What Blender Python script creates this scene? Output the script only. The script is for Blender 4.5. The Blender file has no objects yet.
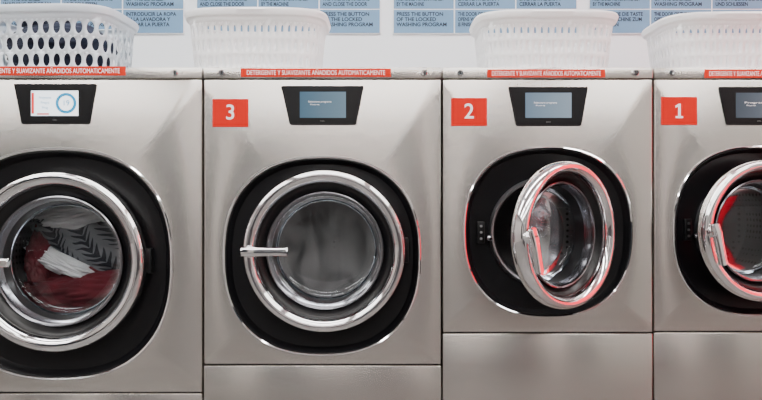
import bpy, bmesh, math, random
from mathutils import Vector, noise, Matrix
S=0.0032; D=2.2; CZ=0.878
scene=bpy.context.scene
def X(p): return (p-381)*S
def Z(p): return CZ+(200-p)*S
# ---------------------------------------------------------------- materials
def mat(name,col=(.8,.8,.8),rough=.5,metal=0,emit=None,es=1,aniso=0,spec=None,coat=0):
    m=bpy.data.materials.new(name); m.use_nodes=True
    b=m.node_tree.nodes['Principled BSDF']
    b.inputs['Base Color'].default_value=(*col,1); b.inputs['Roughness'].default_value=rough
    b.inputs['Metallic'].default_value=metal; b.inputs['Coat Weight'].default_value=coat
    if spec is not None: b.inputs['Specular IOR Level'].default_value=spec
    if emit: 
        b.inputs['Emission Color'].default_value=(*emit,1); b.inputs['Emission Strength'].default_value=es
    return m
def noisy(m,scale=(1,1,1),ns=5,c1=(.5,.5,.5),c2=(.6,.6,.6),r1=None,r2=None,bump=0,detail=4):
    nt=m.node_tree; b=nt.nodes['Principled BSDF']
    tc=nt.nodes.new('ShaderNodeTexCoord'); mp=nt.nodes.new('ShaderNodeMapping'); mp.inputs['Scale'].default_value=scale
    n=nt.nodes.new('ShaderNodeTexNoise'); n.inputs['Scale'].default_value=ns; n.inputs['Detail'].default_value=detail
    nt.links.new(tc.outputs['Object'],mp.inputs[0]); nt.links.new(mp.outputs[0],n.inputs['Vector'])
    r=nt.nodes.new('ShaderNodeValToRGB'); r.color_ramp.elements[0].color=(*c1,1); r.color_ramp.elements[1].color=(*c2,1)
    r.color_ramp.elements[0].position=.3; r.color_ramp.elements[1].position=.7
    nt.links.new(n.outputs['Fac'],r.inputs[0]); nt.links.new(r.outputs[0],b.inputs['Base Color'])
    if r1 is not None:
        mr=nt.nodes.new('ShaderNodeMapRange'); mr.inputs['To Min'].default_value=r1; mr.inputs['To Max'].default_value=r2
        nt.links.new(n.outputs['Fac'],mr.inputs[0]); nt.links.new(mr.outputs[0],b.inputs['Roughness'])
    if bump:
        bp=nt.nodes.new('ShaderNodeBump'); bp.inputs['Strength'].default_value=bump; bp.inputs['Distance'].default_value=.002
        nt.links.new(n.outputs['Fac'],bp.inputs['Height']); nt.links.new(bp.outputs[0],b.inputs['Normal'])
    return m
STEEL=noisy(mat('brushed_steel',metal=1),scale=(.8,.8,260),ns=3,c1=(.68,.645,.605),c2=(.725,.69,.65),r1=.23,r2=.28,detail=2)
b=STEEL.node_tree.nodes['Principled BSDF']; b.inputs['Anisotropic'].default_value=.75; b.inputs['Anisotropic Rotation'].default_value=.25
tg=STEEL.node_tree.nodes.new('ShaderNodeTangent'); tg.direction_type='RADIAL'; tg.axis='Z'
STEEL.node_tree.links.new(tg.outputs[0],b.inputs['Tangent'])
CHROME=mat('chrome',(.88,.88,.89),.05,1)
DCHROME=mat('dark_chrome',(.22,.22,.24),.2,1)
RIMST=mat('satin_steel_rim',(.48,.48,.50),.3,1)
BLACK=mat('black_plastic',(.004,.004,.005),.38,spec=.3)
BEZ=mat('black_bezel',(.006,.006,.007),.3,spec=.35)
RUB=mat('gasket_rubber',(.015,.015,.017),.6)
GAP=mat('seam_dark',(.02,.02,.02),.8)
ORANGE=mat('orange_label',(.70,.022,.003),.55,spec=.2)
RED=mat('red_number_plate',(.68,.010,.003),.5,spec=.2)
WHITE=mat('white_print_glow',(.95,.95,.95),.5,emit=(1,1,1),es=.3)  # slight emission added so the printed lettering looks whiter
PLASTIC=noisy(mat('white_plastic',rough=.35),ns=8,c1=(.92,.94,.96),c2=(.95,.96,.98))
PLASTICB=noisy(mat('pale_blue_plastic',rough=.35),ns=8,c1=(.60,.67,.75),c2=(.66,.73,.80))
WALLM=noisy(mat('wall_paint',rough=.6),ns=3,c1=(.87,.92,.97),c2=(.89,.94,.98))
WALL2=noisy(mat('room_wall_paint',rough=.7),ns=2,c1=(.44,.42,.40),c2=(.49,.47,.45))
CEIL=mat('ceiling_paint',(.75,.75,.75),.8)
FLOORM=noisy(mat('floor_tile',rough=.3),ns=3,c1=(.11,.105,.10),c2=(.15,.145,.14))
POST=noisy(mat('poster_blue',rough=.5),ns=3,c1=(.14,.28,.45),c2=(.16,.31,.49))
INK=mat('poster_ink',(.004,.010,.02),.6)
LIGHT=mat('light_diffuser',(1,1,1),.5,emit=(1,.98,.95),es=21)
REDP=mat('red_reflection_glow',(.8,.01,.02),.35,emit=(1,.02,.05),es=2.4)  # glowing red, made up to tint the chrome door rings
DARK=mat('dark_panel_gloss',(.02,.025,.03),.1)  # gloss for the added dark panels mirrored in the chrome
DOORG=mat('dark_frame',(.05,.05,.055),.4)
def glass(name,tint,ior,haze=0):
    m=bpy.data.materials.new(name); m.use_nodes=True; nt=m.node_tree; nt.nodes.clear()
    o=nt.nodes.new('ShaderNodeOutputMaterial'); mx=nt.nodes.new('ShaderNodeMixShader')
    t=nt.nodes.new('ShaderNodeBsdfTransparent'); t.inputs[0].default_value=(*tint,1)
    g=nt.nodes.new('ShaderNodeBsdfGlossy'); g.inputs['Roughness'].default_value=.05; g.inputs[0].default_value=(.9,.95,1,1)
    f=nt.nodes.new('ShaderNodeFresnel'); f.inputs[0].default_value=ior
    src=t
    if haze:
        d=nt.nodes.new('ShaderNodeBsdfDiffuse'); d.inputs[0].default_value=(.8,.82,.84,1)
        m2=nt.nodes.new('ShaderNodeMixShader'); tc=nt.nodes.new('ShaderNodeTexCoord'); mp=nt.nodes.new('ShaderNodeMapping'); mp.inputs['Scale'].default_value=(2.2,1,1)
        n=nt.nodes.new('ShaderNodeTexNoise'); n.inputs['Scale'].default_value=9; n.inputs['Detail'].default_value=5; n.inputs['Distortion'].default_value=.6
        r=nt.nodes.new('ShaderNodeMapRange'); r.inputs['From Min'].default_value=.35; r.inputs['From Max'].default_value=.7; r.inputs['To Min'].default_value=haze*.4; r.inputs['To Max'].default_value=haze*2.4
        nt.links.new(tc.outputs['Object'],mp.inputs[0]); nt.links.new(mp.outputs[0],n.inputs['Vector']); nt.links.new(n.outputs['Fac'],r.inputs[0]); nt.links.new(r.outputs[0],m2.inputs[0])
        nt.links.new(t.outputs[0],m2.inputs[1]); nt.links.new(d.outputs[0],m2.inputs[2]); src=m2
    nt.links.new(f.outputs[0],mx.inputs[0]); nt.links.new(src.outputs[0],mx.inputs[1]); nt.links.new(g.outputs[0],mx.inputs[2])
    nt.links.new(mx.outputs[0],o.inputs[0]); return m
GLASS=glass('door_glass',(.80,.82,.83),1.4)
GLASSD=glass('smoked_door_glass',(.5,.51,.52),1.4)
GLASSH=glass('hazy_door_glass',(.65,.67,.68),1.45,.065)  # pale cloudy layer, varied by noise, mixed into the glass
DRUM=mat('perforated_drum',(.25,.25,.26),.42,1)
nt=DRUM.node_tree; tc=nt.nodes.new('ShaderNodeTexCoord'); v=nt.nodes.new('ShaderNodeTexVoronoi'); v.inputs['Scale'].default_value=45; v.inputs['Randomness'].default_value=.1
r=nt.nodes.new('ShaderNodeValToRGB'); r.color_ramp.elements[0].position=.22; r.color_ramp.elements[0].color=(.01,.01,.01,1); r.color_ramp.elements[1].position=.3; r.color_ramp.elements[1].color=(.11,.11,.115,1)
nt.links.new(tc.outputs['Object'],v.inputs['Vector']); nt.links.new(v.outputs['Distance'],r.inputs[0]); nt.links.new(r.outputs[0],nt.nodes['Principled BSDF'].inputs['Base Color'])
# ---------------------------------------------------------------- helpers
def empty(name,loc=(0,0,0),parent=None):
    e=bpy.data.objects.new(name,None); scene.collection.objects.link(e); e.location=loc; e.empty_display_size=.05
    if parent: e.parent=parent
    return e
def mk(name,bm,m,parent=None,loc=(0,0,0),smooth=True,auto=True):
    bmesh.ops.recalc_face_normals(bm,faces=bm.faces[:])
    me=bpy.data.meshes.new(name); bm.to_mesh(me); bm.free()
    me.materials.append(m)
    if smooth:
        me.polygons.foreach_set('use_smooth',[True]*len(me.polygons))
        if auto: me.set_sharp_from_angle(angle=math.radians(38))
    o=bpy.data.objects.new(name,me); scene.collection.objects.link(o); o.location=loc
    if parent: o.parent=parent
    return o
def box(name,x0,x1,y0,y1,z0,z1,m,parent=None,bev=0.0,seg=2):
    bm=bmesh.new(); bmesh.ops.create_cube(bm,size=1)
    for vv in bm.verts: vv.co=Vector(((x0+x1)/2+vv.co.x*(x1-x0),(y0+y1)/2+vv.co.y*(y1-y0),(z0+z1)/2+vv.co.z*(z1-z0)))
    if bev: bmesh.ops.bevel(bm,geom=bm.edges[:],offset=bev,segments=seg,affect='EDGES',profile=.5)
    return mk(name,bm,m,parent,smooth=bool(bev))
def se(a,b,n,t):
    c,s=math.cos(t),math.sin(t)
    if n==2: return a*c,b*s
    k=(abs(c)**n+abs(s)**n)**(-1/n)
    return a*k*c,b*k*s
def loops(name,prof,m,parent=None,cx=0,cz=0,N=128,cap=False,loc=(0,0,0)):
    bm=bmesh.new(); prev=None
    for p in prof:
        a,b_,n,y=p
        if a<1e-6:
            vv=bm.verts.new((cx,y,cz))
            for i in range(N): bm.faces.new((prev[i],prev[(i+1)%N],vv))
            prev=None; continue
        ring=[]
        for i in range(N):
            x,z=se(a,b_,n,2*math.pi*i/N); ring.append(bm.verts.new((cx+x,y,cz+z)))
        if prev:
            for i in range(N): bm.faces.new((prev[i],prev[(i+1)%N],ring[(i+1)%N],ring[i]))
        prev=ring
    if cap and prev: bm.faces.new(prev)
    return mk(name,bm,m,parent,loc)
def lathe(name,prof,m,parent=None,cx=0,cz=0,N=96,cap=False):
    return loops(name,[(r_,r_,2,y) for r_,y in prof],m,parent,cx,cz,N,cap)
def text(name,s,x,z,y,size,m,parent=None,width=None,bold=0,align='CENTER',height=None):
    c=bpy.data.curves.new(name,'FONT'); c.body=s; c.size=size; c.align_x=align; c.align_y='CENTER' if align=='CENTER' else 'TOP'
    c.offset=bold; c.extrude=.0002; c.materials.append(m)
    o=bpy.data.objects.new(name,c); scene.collection.objects.link(o); o.rotation_euler=(math.pi/2,0,0); o.location=(x,y,z)
    if parent: o.parent=parent
    if width:
        bpy.context.view_layer.update()
        if o.dimensions.x>0: o.scale.x=width/o.dimensions.x
    return o
def front_sheet(name,x0,x1,z0,z1,cx,cz,a,b_,n,m,parent,depth=.68):
    N=192; bm=bmesh.new()
    def rectpts(e,y):
        X0,X1,Z0,Z1=x0+e,x1-e,z0+e,z1-e; P=[]
        for i in range(N):
            t=2*math.pi*i/N; c,s=math.cos(t),math.sin(t); k=1e9
            if c>1e-9:k=min(k,(X1-cx)/c)
            if c<-1e-9:k=min(k,(X0-cx)/c)
            if s>1e-9:k=min(k,(Z1-cz)/s)
            if s<-1e-9:k=min(k,(Z0-cz)/s)
            P.append([cx+k*c,cz+k*s])
        for q in ((X0,Z0),(X0,Z1),(X1,Z0),(X1,Z1)):
            j=min(range(N),key=lambda i:(P[i][0]-q[0])**2+(P[i][1]-q[1])**2); P[j]=list(q)
        return [bm.verts.new((p[0],y,p[1])) for p in P]
    def hole(f,y):
        R=[]
        for i in range(N):
            x,z=se(a*f,b_*f,n,2*math.pi*i/N); R.append(bm.verts.new((cx+x,y,cz+z)))
        return R
    L=[hole(1,.03),hole(1,0.002),hole(1.006,0),rectpts(.006,0),rectpts(.002,.0015),rectpts(0,.006),rectpts(0,depth)]
    for A,B in zip(L,L[1:]):
        for i in range(N): bm.faces.new((A[i],A[(i+1)%N],B[(i+1)%N],B[i]))
    bm.faces.new(L[-1])
    return mk(name,bm,m,parent)
# ---------------------------------------------------------------- washing machine
def screen_mat(kind):
    m=bpy.data.materials.new('screen_'+kind); m.use_nodes=True; nt=m.node_tree; b=nt.nodes['Principled BSDF']
    b.inputs['Roughness'].default_value=.15; b.inputs['Base Color'].default_value=(.02,.03,.04,1)
    tc=nt.nodes.new('ShaderNodeTexCoord'); sx=nt.nodes.new('ShaderNodeSeparateXYZ'); nt.links.new(tc.outputs['Generated'],sx.inputs[0])
    r=nt.nodes.new('ShaderNodeValToRGB')
    cols={'white':((.85,.93,1),(.95,.97,1)),'blue':((.06,.15,.23),(.17,.27,.35)),'pale':((.18,.27,.37),(.34,.43,.52)),'grey':((.06,.07,.09),(.16,.18,.22))}[kind]
    r.color_ramp.elements[0].color=(*cols[0],1); r.color_ramp.elements[1].color=(*cols[1],1)
    nt.links.new(sx.outputs['X'],r.inputs[0]); nt.links.new(r.outputs[0],b.inputs['Emission Color'])
    b.inputs['Emission Strength'].default_value={'white':2.6}.get(kind,.9)
    return m
def machine(x0,x1,split,pc,ph,rc,R,theta,handle_down,plate,num,lab,labtxt,trap,scr,kind,bolts,gl,hshift=0):
    ox=(x0+x1)/2
    g=lambda p:(p-ox)*S
    e=empty('washing_machine',((ox-381)*S,0,0))
    L,Rr=g(x0)+.0015,g(x1)-.0015
    zt=Z(67.5); zs=Z(split)
    pcx,pcz=g(pc[0]),Z(pc[1]); a=ph*S; q=2.4
    front_sheet('body_front_panel',L,Rr,zs+.002,Z(79)-.001,pcx,pcz,a,a*1.01,q,STEEL,e)
    box('top_trim',L,Rr,-.002,.68,Z(78.5),zt,STEEL,e,.003)
    box('lower_service_panel',L,Rr,0.0,.68,.10,zs-.002,STEEL,e,.004)
    box('plinth',L+.01,Rr-.01,.04,.66,0,.10,GAP,e,.002)
    box('inner_seam',L+.01,Rr-.01,.012,.66,zs-.01,zs+.01,GAP,e)
    rw=R*S
    dx,dz=g(rc[0])-pcx,Z(rc[1])-pcz
    tr=[(a*1.010,a*1.020,q,.0),(a*1.010,a*1.020,q,-.004),(a*1.0,a*1.01,q,-.006),(a*.988,a*.998,q,-.004),(a*.985,a*.995,q,.004)]
    loops('surround_trim',tr,CHROME,e,pcx,pcz)
    bm=bmesh.new(); N=128; prev=None
    for (f,y,w) in [(1,.0,0),(.978,-.0015,0),(.962,.004,0),(.955,.012,0.0),(.93,.022,0),(1,.03,.6),(1,.034,1)]:
        ring=[]
        for i in range(N):
            t=2*math.pi*i/N
            x,z=se(a*f*(.9 if w else 1),a*f*1.01*(.9 if w else 1),q,t)
            cxr,czr=dx+rw*.80*math.cos(t),dz+rw*.80*math.sin(t)
            ring.append(bm.verts.new((pcx+x*(1-w)+cxr*w,y,pcz+z*(1-w)+czr*w)))
        if prev:
            for i in range(N): bm.faces.new((prev[i],prev[(i+1)%N],ring[(i+1)%N],ring[i]))
        prev=ring
    mk('porthole_surround',bm,BLACK,e)
    ccx,ccz=g(rc[0]),Z(rc[1])
    lathe('opening_rim',[(rw*.81,.036),(rw*.80,.022),(rw*.775,.016),(rw*.75,.018),(rw*.735,.04)],RIMST,e,ccx,ccz)
    lathe('rubber_gasket',[(rw*.74,.035),(rw*.72,.045),(rw*.70,.06),(rw*.73,.075),(rw*.70,.09),(rw*.72,.12),(rw*1.1,.13)],RUB,e,ccx,ccz)
    lathe('drum',[(rw*.74,.125),(rw*.80,.135),(rw*1.08,.16),(rw*1.08,.50),(rw*.9,.52),(0,.53)],DRUM,e,ccx,ccz)
    for k in range(3):
        t=k*2*math.pi/3+.6; rr=rw*.98
        o=box('drum_lifter_%d'%(k+1),-.03,.03,.17,.50,-.03,.05,DRUM,e,.012)
        o.location=(ccx+rr*math.cos(t),0,ccz+rr*math.sin(t)); o.rotation_euler=(0,-(t)+math.pi/2-math.pi,0)
    d=empty('door',(ccx+rw+hshift*S,0,ccz),e); d.rotation_euler=(0,0,math.radians(theta))
    c=-rw
    lathe('chrome_ring',[(rw*.965,.010),(rw*.985,.004),(rw*.998,-.006),(rw*1.0,-.016),(rw*.993,-.028),(rw*.975,-.038),(rw*.955,-.042),(rw*.925,-.0435),(rw*.89,-.041),(rw*.865,-.036),(rw*.845,-.028),(rw*.835,-.018),(rw*.83,-.004)],CHROME,d,c)
    lathe('ring_back_shell',[(rw*.965,.010),(rw*.90,.014),(rw*.76,.014),(rw*.70,.02),(rw*.67,.034)],BEZ,d,c)
    lathe('inner_bezel',[(rw*.835,-.014),(rw*.81,-.012),(rw*.78,-.002),(rw*.73,.008),(rw*.71,.012)],BEZ,d,c)
    lathe('inner_ring',[(rw*.735,.006),(rw*.725,-.004),(rw*.71,-.006),(rw*.695,-.004),(rw*.68,.006),(rw*.668,.03)],DCHROME,d,c)
    lathe('bowl_wall',[(rw*.672,.026),(rw*.655,.04),(rw*.64,.06)],BEZ,d,c)
    lathe('glass_bowl',[(rw*.64,.06),(rw*.63,.072),(rw*.60,.080),(rw*.5,.085),(rw*.3,.088),(0,.089)],gl,d,c)
    h=empty('door_handle',(c-rw*.89,-.045,0),d)
    lathe('pivot_boss',[(.019,.012),(.019,-.006),(.016,-.011),(0,-.013)],CHROME,h)
    hp=empty('handle_bar',(0,0,0),h)
    L_=R*S*.50
    if handle_down: hp.rotation_euler=(0,math.radians(80),0)
    bm=bmesh.new(); prev=None
    for (xx,hh,th,yy) in [(-.026,.028,.008,-.012),(.0,.032,.010,-.016),(.03,.027,.010,-.018),(L_*.7,.026,.010,-.02),(L_-.010,.028,.010,-.022)]:
        ring=[]
        for i in range(20):
            u,w=se(th,hh/2,3.2,2*math.pi*i/20); ring.append(bm.verts.new((xx,yy+u,w)))
        if prev:
            for i in range(20): bm.faces.new((prev[i],prev[(i+1)%20],ring[(i+1)%20],ring[i]))
        else: bm.faces.new(ring)
        prev=ring
    bm.faces.new(prev)
    bmesh.ops.bevel(bm,geom=[ed for f in bm.faces if len(f.verts)>6 for ed in f.edges],offset=.003,segments=2,affect='EDGES')
    mk('grip',bm,CHROME,hp)
    hx=ccx+rw*1.0+hshift*S
    box('hinge_plate',hx-.006,hx+.008,.004,.03,ccz-.04,ccz+.04,BEZ,e,.003)
    lx=ccx-rw*.93
    if theta>2:
        box('lock_plate',lx-.012,lx+.012,.016,.034,ccz-.035,ccz+.035,BEZ,e,.003)
        for k in (-1,0,1): lathe('lock_screw_%d'%(k+2),[(.004,.017),(.004,.012),(0,.011)],RIMST,e,lx,ccz+k*.02,16)
        lathe('lock_hook',[(.009,.03),(.009,.008),(.005,.004),(0,.004)],DCHROME,e,lx+.026,ccz-.02,20)
    (tx0,tx1,ty0,bx0,bx1,ty1)=trap
    bm=bmesh.new()
    P=[(g(tx0),Z(ty0)),(g(tx1),Z(ty0)),(g(bx1),Z(ty1)),(g(bx0),Z(ty1))]
    A=[bm.verts.new((p[0],.002,p[1])) for p in P]; B=[bm.verts.new((p[0],-.005,p[1])) for p in P]
    bm.faces.new(A); bm.faces.new(B)
    for i in range(4): bm.faces.new((A[i],A[(i+1)%4],B[(i+1)%4],B[i]))
    bmesh.ops.bevel(bm,geom=bm.edges[:],offset=.0025,segments=2,affect='EDGES')
    mk('control_panel_bezel',bm,BEZ,e)
    sx0,sx1,sy0,sy1=scr
    box('touch_screen',g(sx0),g(sx1),-.0062,-.003,Z(sy1),Z(sy0),screen_mat(kind),e)
    if kind=='white':
        BL=mat('screen_blue',(.01,.2,.4),.4,emit=(.01,.30,.55),es=.8); RD=mat('screen_red',(.6,.02,.02),.4,emit=(.8,.03,.03),es=.9)
        mx,mz=g(67),Z(103.5)
        lathe('dial_ring',[(.033,-.0066),(.033,-.0072),(.024,-.0072),(.024,-.0066)],BL,e,mx,mz,40)
        text('dial_minutes','19',mx,mz,-.0075,.024,BL,e)
        box('screen_menu_bar',g(32.5),g(35),-.0068,-.006,Z(114),Z(93),RD,e)
        for k in range(3): text('screen_line_%d'%(k+1),'Programa'[:8-k*2],g(46),Z(98+k*5),-.0068,.010,BL,e)
        box('screen_footer',g(38),g(50),-.0068,-.006,Z(115),Z(113.5),RD,e)
    else:
        text('screen_line_1','Seleccione programa' if kind!='grey' else 'Programa',g((sx0+sx1)/2-3),Z(sy0+10),-.0068,.008,WHITE,e,width=(sx1-sx0)*S*.5)
        text('screen_line_2','Puerta',g((sx0+sx1)/2-8),Z(sy0+12.8),-.0068,.006,WHITE,e,width=(sx1-sx0)*S*.2)
    text('bezel_logo','- - -',g((tx0+tx1)/2),Z(ty1-4),-.0056,.008,WHITE,e)
    box('instruction_label',g(lab[0]),g(lab[1]),-.0032,-.001,Z(lab[3]),Z(lab[2]),ORANGE,e,.0004,1)
    text('instruction_text',labtxt,g((lab[0]+lab[1])/2),Z((lab[2]+lab[3])/2+.3),-.0036,.0215,WHITE,e,width=(lab[1]-lab[0])*S*.92,bold=-.0001)
    if plate:
        px,py=plate
        box('number_plate',g(px-18),g(px+18),-.002,.001,Z(py+14),Z(py-14),RED,e,.0006,1)
        if num=='1':
            bm=bmesh.new(); pts=[(-3.6,7.2),(3.8,7.2),(3.8,5.2),(1.4,5.2),(1.4,-7.2),(-.4,-7.2),(-3.8,-5.2),(-3.8,-3.2),(-1.1,-4.4),(-1.1,5.2),(-3.6,5.2)]
            f=bm.faces.new([bm.verts.new((g(px)+p[0]*S,-.0026,Z(py+p[1]))) for p in pts])
            ex=bmesh.ops.extrude_face_region(bm,geom=[f]); bmesh.ops.translate(bm,verts=[w for w in ex['geom'] if isinstance(w,bmesh.types.BMVert)],vec=(0,.0006,0))
            mk('number',bm,WHITE,e,smooth=False)
        else: text('number',num,g(px),Z(py),-.0026,.068,WHITE,e,bold=.0004)
    for i,bx in enumerate(bolts):
        lathe('panel_bolt_%d'%(i+1),[(.011,-.001),(.011,-.006),(.009,-.009),(.004,-.0092),(.004,-.007),(0,-.007)],CHROME,e,g(bx),Z(73),24)
        box('bolt_slot_%d'%(i+1),g(bx)-.001,g(bx)+.001,-.0096,-.006,Z(73)-.006,Z(73)+.006,GAP,e)
    return e,ccx,ccz
T='DETERGENTE Y SUAVIZANTE AÑADIDOS AUTOMATICAMENTE'
m4,c4x,c4z=machine(-87,202.7,393,(58,264),114,(58,261),90,0,False,(20-62,112),'4',(-24,126,66.5,75.5),T,(14,97,84,22,90,124),(32,79,91,116),'white',(-58,175),GLASS)
m3,c3x,c3z=machine(203.3,441.7,365,(322,256),98,(325,250.5),81,0,False,(230.5,113),'3',(241,391,68.5,77),T,(281,364,86,290,356,125),(300,346,92,118),'blue',(222,424),GLASSH)
m2,c2x,c2z=machine(442.3,653.2,333,(548,232),83.5,(546,232.6),69,37,True,(469,112),'2',(487,605,69.5,77.5),T,(508,588,87,516,581,126),(525,571,93,118),'pale',(460,635),GLASSD,-9)
m1,c1x,c1z=machine(653.8,865,332,(757,231),83.5,(755,230),69,11,True,(679,111),'1',(704,822,69.5,78),T,(718,798,87,726,791,125),(735,781,93,118),'grey',(671,848),GLASSD,-4)
# ---------------------------------------------------------------- laundry
def cloth(name,c,rad,rot,seed,m,parent,amp=.35,fr=1.0):
    bm=bmesh.new(); bmesh.ops.create_icosphere(bm,subdivisions=6,radius=1)
    for vv in bm.verts:
        p=vv.co.normalized(); q=Vector((p.x*1.2,p.y*1.2,p.z*2.6))*fr+Vector((seed,seed*2,0))
        n=noise.noise(q)*.8+abs(noise.noise(q*2.3))*.9+noise.noise(q*5)*.12
        vv.co=p*(1+amp*n)
    M=Matrix.Rotation(rot,4,'Y')@Matrix.Diagonal((*rad,1))
    bmesh.ops.transform(bm,matrix=M,verts=bm.verts)
    o=mk(name,bm,m,parent,auto=False); o.location=c; return o
CW=noisy(mat('white_cotton',rough=.9),ns=14,c1=(.62,.62,.64),c2=(.82,.82,.83),bump=.4)
CN=noisy(mat('navy_cotton',rough=.9),ns=8,c1=(.012,.016,.035),c2=(.02,.028,.055),bump=.4)
CM=noisy(mat('maroon_cotton',rough=.9),ns=9,c1=(.06,.006,.010),c2=(.15,.012,.022),bump=.3)
CL=mat('leaf_print_cotton',rough=.9)
# leaf print: grey cloth with black feathered fronds
nt=CL.node_tree; tc=nt.nodes.new('ShaderNodeTexCoord')
def M_(op,a,b=None):
    n=nt.nodes.new('ShaderNodeMath'); n.operation=op
    for i,v in enumerate((a,b)):
        if v is None: continue
        if isinstance(v,(int,float)): n.inputs[i].default_value=v
        else: nt.links.new(v,n.inputs[i])
    return n.outputs[0]
nz=nt.nodes.new('ShaderNodeTexNoise'); nz.inputs['Scale'].default_value=7
nt.links.new(tc.outputs['Object'],nz.inputs['Vector'])
mp=nt.nodes.new('ShaderNodeMapping'); mp.inputs['Rotation'].default_value=(0,.6,0)
nt.links.new(tc.outputs['Object'],mp.inputs[0]); sx=nt.nodes.new('ShaderNodeSeparateXYZ'); nt.links.new(mp.outputs[0],sx.inputs[0])
wob=M_('MULTIPLY',M_('SUBTRACT',nz.outputs['Fac'],.5),.12)
xm=M_('PINGPONG',M_('ADD',M_('ADD',sx.outputs[0],5),wob),.05)
s_=M_('SINE',M_('MULTIPLY',M_('SUBTRACT',sx.outputs[2],M_('MULTIPLY',xm,.9)),260))
leaf=M_('LESS_THAN',M_('ADD',s_,M_('MULTIPLY',xm,50)),1.0)
mc=nt.nodes.new('ShaderNodeMix'); mc.data_type='RGBA'
mc.inputs[6].default_value=(.17,.175,.19,1); mc.inputs[7].default_value=(.02,.022,.03,1)
nt.links.new(leaf,mc.inputs[0]); nt.links.new(mc.outputs[2],nt.nodes['Principled BSDF'].inputs['Base Color'])
lp=empty('laundry_load',(c4x+.005,.24,c4z),m4)
cloth('patterned_shirt',(.03,.0,.05),(.23,.095,.13),.25,3.1,CL,lp,.14)
cloth('white_towel',(-.045,-.025,-.035),(.17,.08,.045),.45,7.7,CW,lp,.2)
cloth('white_towel_fold',(.0,-.01,.145),(.17,.10,.055),-.12,2.7,CW,lp,.2)
cloth('maroon_towel',(.0,-.015,-.135),(.24,.105,.115),-.1,5.2,CM,lp,.2)
cloth('maroon_towel_fold',(-.155,-.01,-.02),(.05,.09,.13),0,1.2,CM,lp,.2)
# ---------------------------------------------------------------- baskets
def basket(cx,cy,w,dpt,h,cols,rows,hw,hh,stag,rotz=0,r_=3.6,taper=.88,full=False):
    bm=bmesh.new()
    NT=2048
    pts=[se(.5*w,.5*dpt,r_,2*math.pi*i/NT) for i in range(NT+1)]
    acc=[0]
    for i in range(NT): acc.append(acc[-1]+math.dist(pts[i],pts[i+1]))
    tot=acc[-1]
    import bisect
    def surf(u,v):
        s=(u%1.0)*tot; j=min(max(bisect.bisect_right(acc,s)-1,0),NT-1)
        f=(s-acc[j])/(acc[j+1]-acc[j]); x=pts[j][0]*(1-f)+pts[j+1][0]*f; y=pts[j][1]*(1-f)+pts[j+1][1]*f
        k=taper+(1-taper)*v
        return (x*k,y*k,v*h)
    v0,v1=.10,.80; cw=1/cols; ch=(v1-v0)/rows; K=16
    for rI in range(rows):
        for cI in range(cols):
            uc=(cI+.5+(.5*(rI%2) if stag else 0))*cw; vc=v0+(rI+.5)*ch
            O=[];I=[]
            for k in range(K):
                t=2*math.pi*k/K+math.pi/4; c,s=math.cos(t),math.sin(t); mx=max(abs(c),abs(s))
                O.append(bm.verts.new(surf(uc+c/mx*cw/2,vc+s/mx*ch/2)))
                I.append(bm.verts.new(surf(uc+c*cw/2*hw,vc+s*ch/2*hh)))
            for k in range(K): bm.faces.new((O[k],O[(k+1)%K],I[(k+1)%K],I[k]))
    NN=cols*2
    def strip(fs):
        prev=None
        for f in fs:
            ring=[bm.verts.new(f(i/NN)) for i in range(NN)]
            if prev:
                for i in range(NN): bm.faces.new((prev[i],prev[(i+1)%NN],ring[(i+1)%NN],ring[i]))
            prev=ring
        return prev
    def off(v,o,dz=0):
        def f(u):
            p=surf(u,v); l=math.hypot(p[0],p[1]); return (p[0]*(1+o/l),p[1]*(1+o/l),p[2]+dz)
        return f
    strip([off(v1,0),off(.86,0),off(.885,.003),off(.90,.012),off(.965,.016),off(.995,.013),off(1.0,.005),off(.985,0)])
    last=strip([off(v0,0),off(.03,0),off(0,-.006),off(0,-.02)])
    bm.faces.new(last)
    bmesh.ops.remove_doubles(bm,verts=bm.verts[:],dist=.00015)
    if full:
        e=empty('laundry_basket',(cx,cy,Z(67.5)+.002)); e.rotation_euler=(0,0,rotz)
        o=mk('basket_body',bm,PLASTICB,e)
        cloth('dark_laundry',(0,0,.118),(w*.40,dpt*.38,.095),0,4.4,CN,e,.10)
        cloth('dark_laundry_top',(-.05,0,.215),(w*.2,dpt*.25,.04),0,2.4,CN,e,.2)
    else:
        o=mk('laundry_basket',bm,PLASTIC); o.location=(cx,cy,Z(67.5)+.002); o.rotation_euler=(0,0,rotz)
    sd=o.modifiers.new('thickness','SOLIDIFY'); sd.thickness=.0028; sd.offset=0
    return o
yc=.30
basket(-1.165,yc,.47,.34,.236,38,3,.66,.78,True,rotz=math.radians(-3),r_=4.6,taper=.93,full=True)
basket(-.440,yc,.475,.33,.226,60,3,.34,.58,False,r_=4.2,taper=.90)
basket(.582,yc,.475,.33,.218,60,3,.34,.58,False,r_=4.2,taper=.90)
basket(1.232,yc,.475,.33,.211,60,3,.34,.58,False,r_=4.2,taper=.90)
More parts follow.
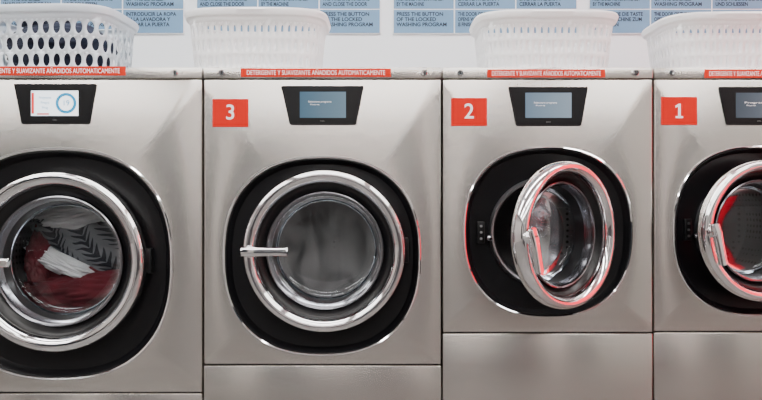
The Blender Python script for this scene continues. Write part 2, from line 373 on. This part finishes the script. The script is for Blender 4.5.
# ---------------------------------------------------------------- room
YW=.78; XL,XR,YF,H=-4.2,2.9,-4.2,2.75
box('wall_back',XL,XR,YW,YW+.1,0,H,WALLM)
box('wall_left',XL-.1,XL,YF,YW,0,H,WALL2)
box('wall_right',XR,XR+.1,YF,YW,0,H,WALL2)
box('wall_front',XL,XR,YF-.1,YF,0,H,WALL2)
box('floor',XL,XR,YF,YW,-.1,0,FLOORM)
box('ceiling',XL,XR,YF,YW,H,H+.1,CEIL)
def lamp(x0,x1,y0,y1):
    e=empty('ceiling_light',((x0+x1)/2,(y0+y1)/2,0))
    hx,hy=(x1-x0)/2,(y1-y0)/2
    box('frame',-hx-.02,hx+.02,-hy-.02,hy+.02,H-.035,H,CEIL,e,.004)
    box('diffuser',-hx,hx,-hy,hy,H-.045,H-.03,LIGHT,e,.003)
for (a0,a1) in ((-3.6,-1.5),(-1.2,.9),(1.2,2.7)):
    lamp(a0,a1,-.35,-.10); lamp(a0,a1,-1.9,-1.6); lamp(a0,a1,-3.4,-3.1)
for i,(a0,a1) in enumerate(((-4.0,-2.7),(-2.0,-.9),(.3,1.3),(2.0,2.8))):
    box('dark_reflection_panel_%d'%(i+1),a0,a1,YF,YF+.03,.3,2.4,DARK,None,.005)  # unseen dark panels added to give the chrome darker reflections
e=empty('folding_counter',(-.2,-3.85,0))
box('worktop',-1.6,1.6,-.3,.3,.86,.90,PLASTIC,e,.006); box('front_panel',-1.58,1.58,-.26,.26,0,.86,DOORG,e,.004)
e=empty('added_red_reflector',(XR,-.35,0))  # added out of view: glowing red panels for the open rings to reflect
box('reflector_case',-.06,0,-.93,.93,.32,2.1,DOORG,e,.004)
box('red_glow_panel_upper',-.066,-.058,-.9,.9,1.2,2.07,REDP,e,.002)
box('red_glow_panel_lower',-.066,-.058,-.9,.9,.35,1.12,REDP,e,.002)
# posters
def poster(p0,p1,seed):
    k=(D+YW)/D*S
    x0,x1=(p0-381)*k,(p1-381)*k; zb=CZ+(200-33.5)*k; zt=zb+.62
    e=empty('information_poster',(x0,YW,0))
    w=(x1-x0); box('backing',0,w,-.008,-.001,zb-.004,zt,PLASTIC,e,.001)
    random.seed(seed)
    tx=[["PLACE THE GARMENTS IN","THE WASHING MACHINE","AND CLOSE THE DOOR"],["LEGEN SIE DIE WÄSCHE","IN DIE WASCHMASCHINE","UND SCHLIESSEN"],["INTRODUCIR LA ROPA","EN LA LAVADORA Y","CERRAR LA PUERTA"],
        ["DETERGENT AND SOFTENER","ARE ADDED AUTOMATICALLY","BY THE MACHINE"],["PRESS THE BUTTON","OF THE LOCKED","WASHING PROGRAM"],["DRÜCKEN SIE DIE TASTE","WASCHMASCHINE ZUM","ENTRIEGELN"],["THE DOOR OF THE MACHINE","OPENS WHEN THE CYCLE","IS FINISHED"]]
    cw=w/3
    for c in range(3):
        for rr in range(3):
            a,b_=c*cw+.003,(c+1)*cw-.003
            z0=zb+(.0 if rr==0 else .105+(rr-1)*.26); z1=zb+(.10 if rr==0 else .105+rr*.26-.005)
            box('cell_%d_%d'%(c+1,rr+1),a,b_,-.010,-.007,z0,min(z1,zt-.003),POST,e)
            if rr==0:
                t=tx[random.randrange(len(tx))]
                text('cell_text_%d'%(c+1),'\n'.join(t),a+.012,z1-.008,-.0106,.0225,INK,e,width=cw*.82,bold=.0006,align='LEFT')
            elif rr==1:
                t=tx[random.randrange(len(tx))]
                text('cell_text_up_%d'%(c+1),'\n'.join(t),a+.012,z0+.075,-.0106,.0225,INK,e,width=cw*.78,bold=.0006,align='LEFT')
for i,(p0,p1) in enumerate(((1,184.5),(197,380.5),(393,576.5),(588.5,772))): poster(p0,p1,i*7+3)
# ---------------------------------------------------------------- world + camera
wd=bpy.data.worlds.new('world'); scene.world=wd; wd.use_nodes=True; wd.node_tree.nodes['Background'].inputs[0].default_value=(.5,.55,.6,1); wd.node_tree.nodes['Background'].inputs[1].default_value=.3
cam=bpy.data.cameras.new('camera'); co=bpy.data.objects.new('camera',cam); scene.collection.objects.link(co)
co.location=(0,-D,CZ); co.rotation_euler=(math.pi/2,0,0); cam.sensor_width=36; cam.lens=36*D/(762*S); cam.clip_start=.05
scene.camera=co
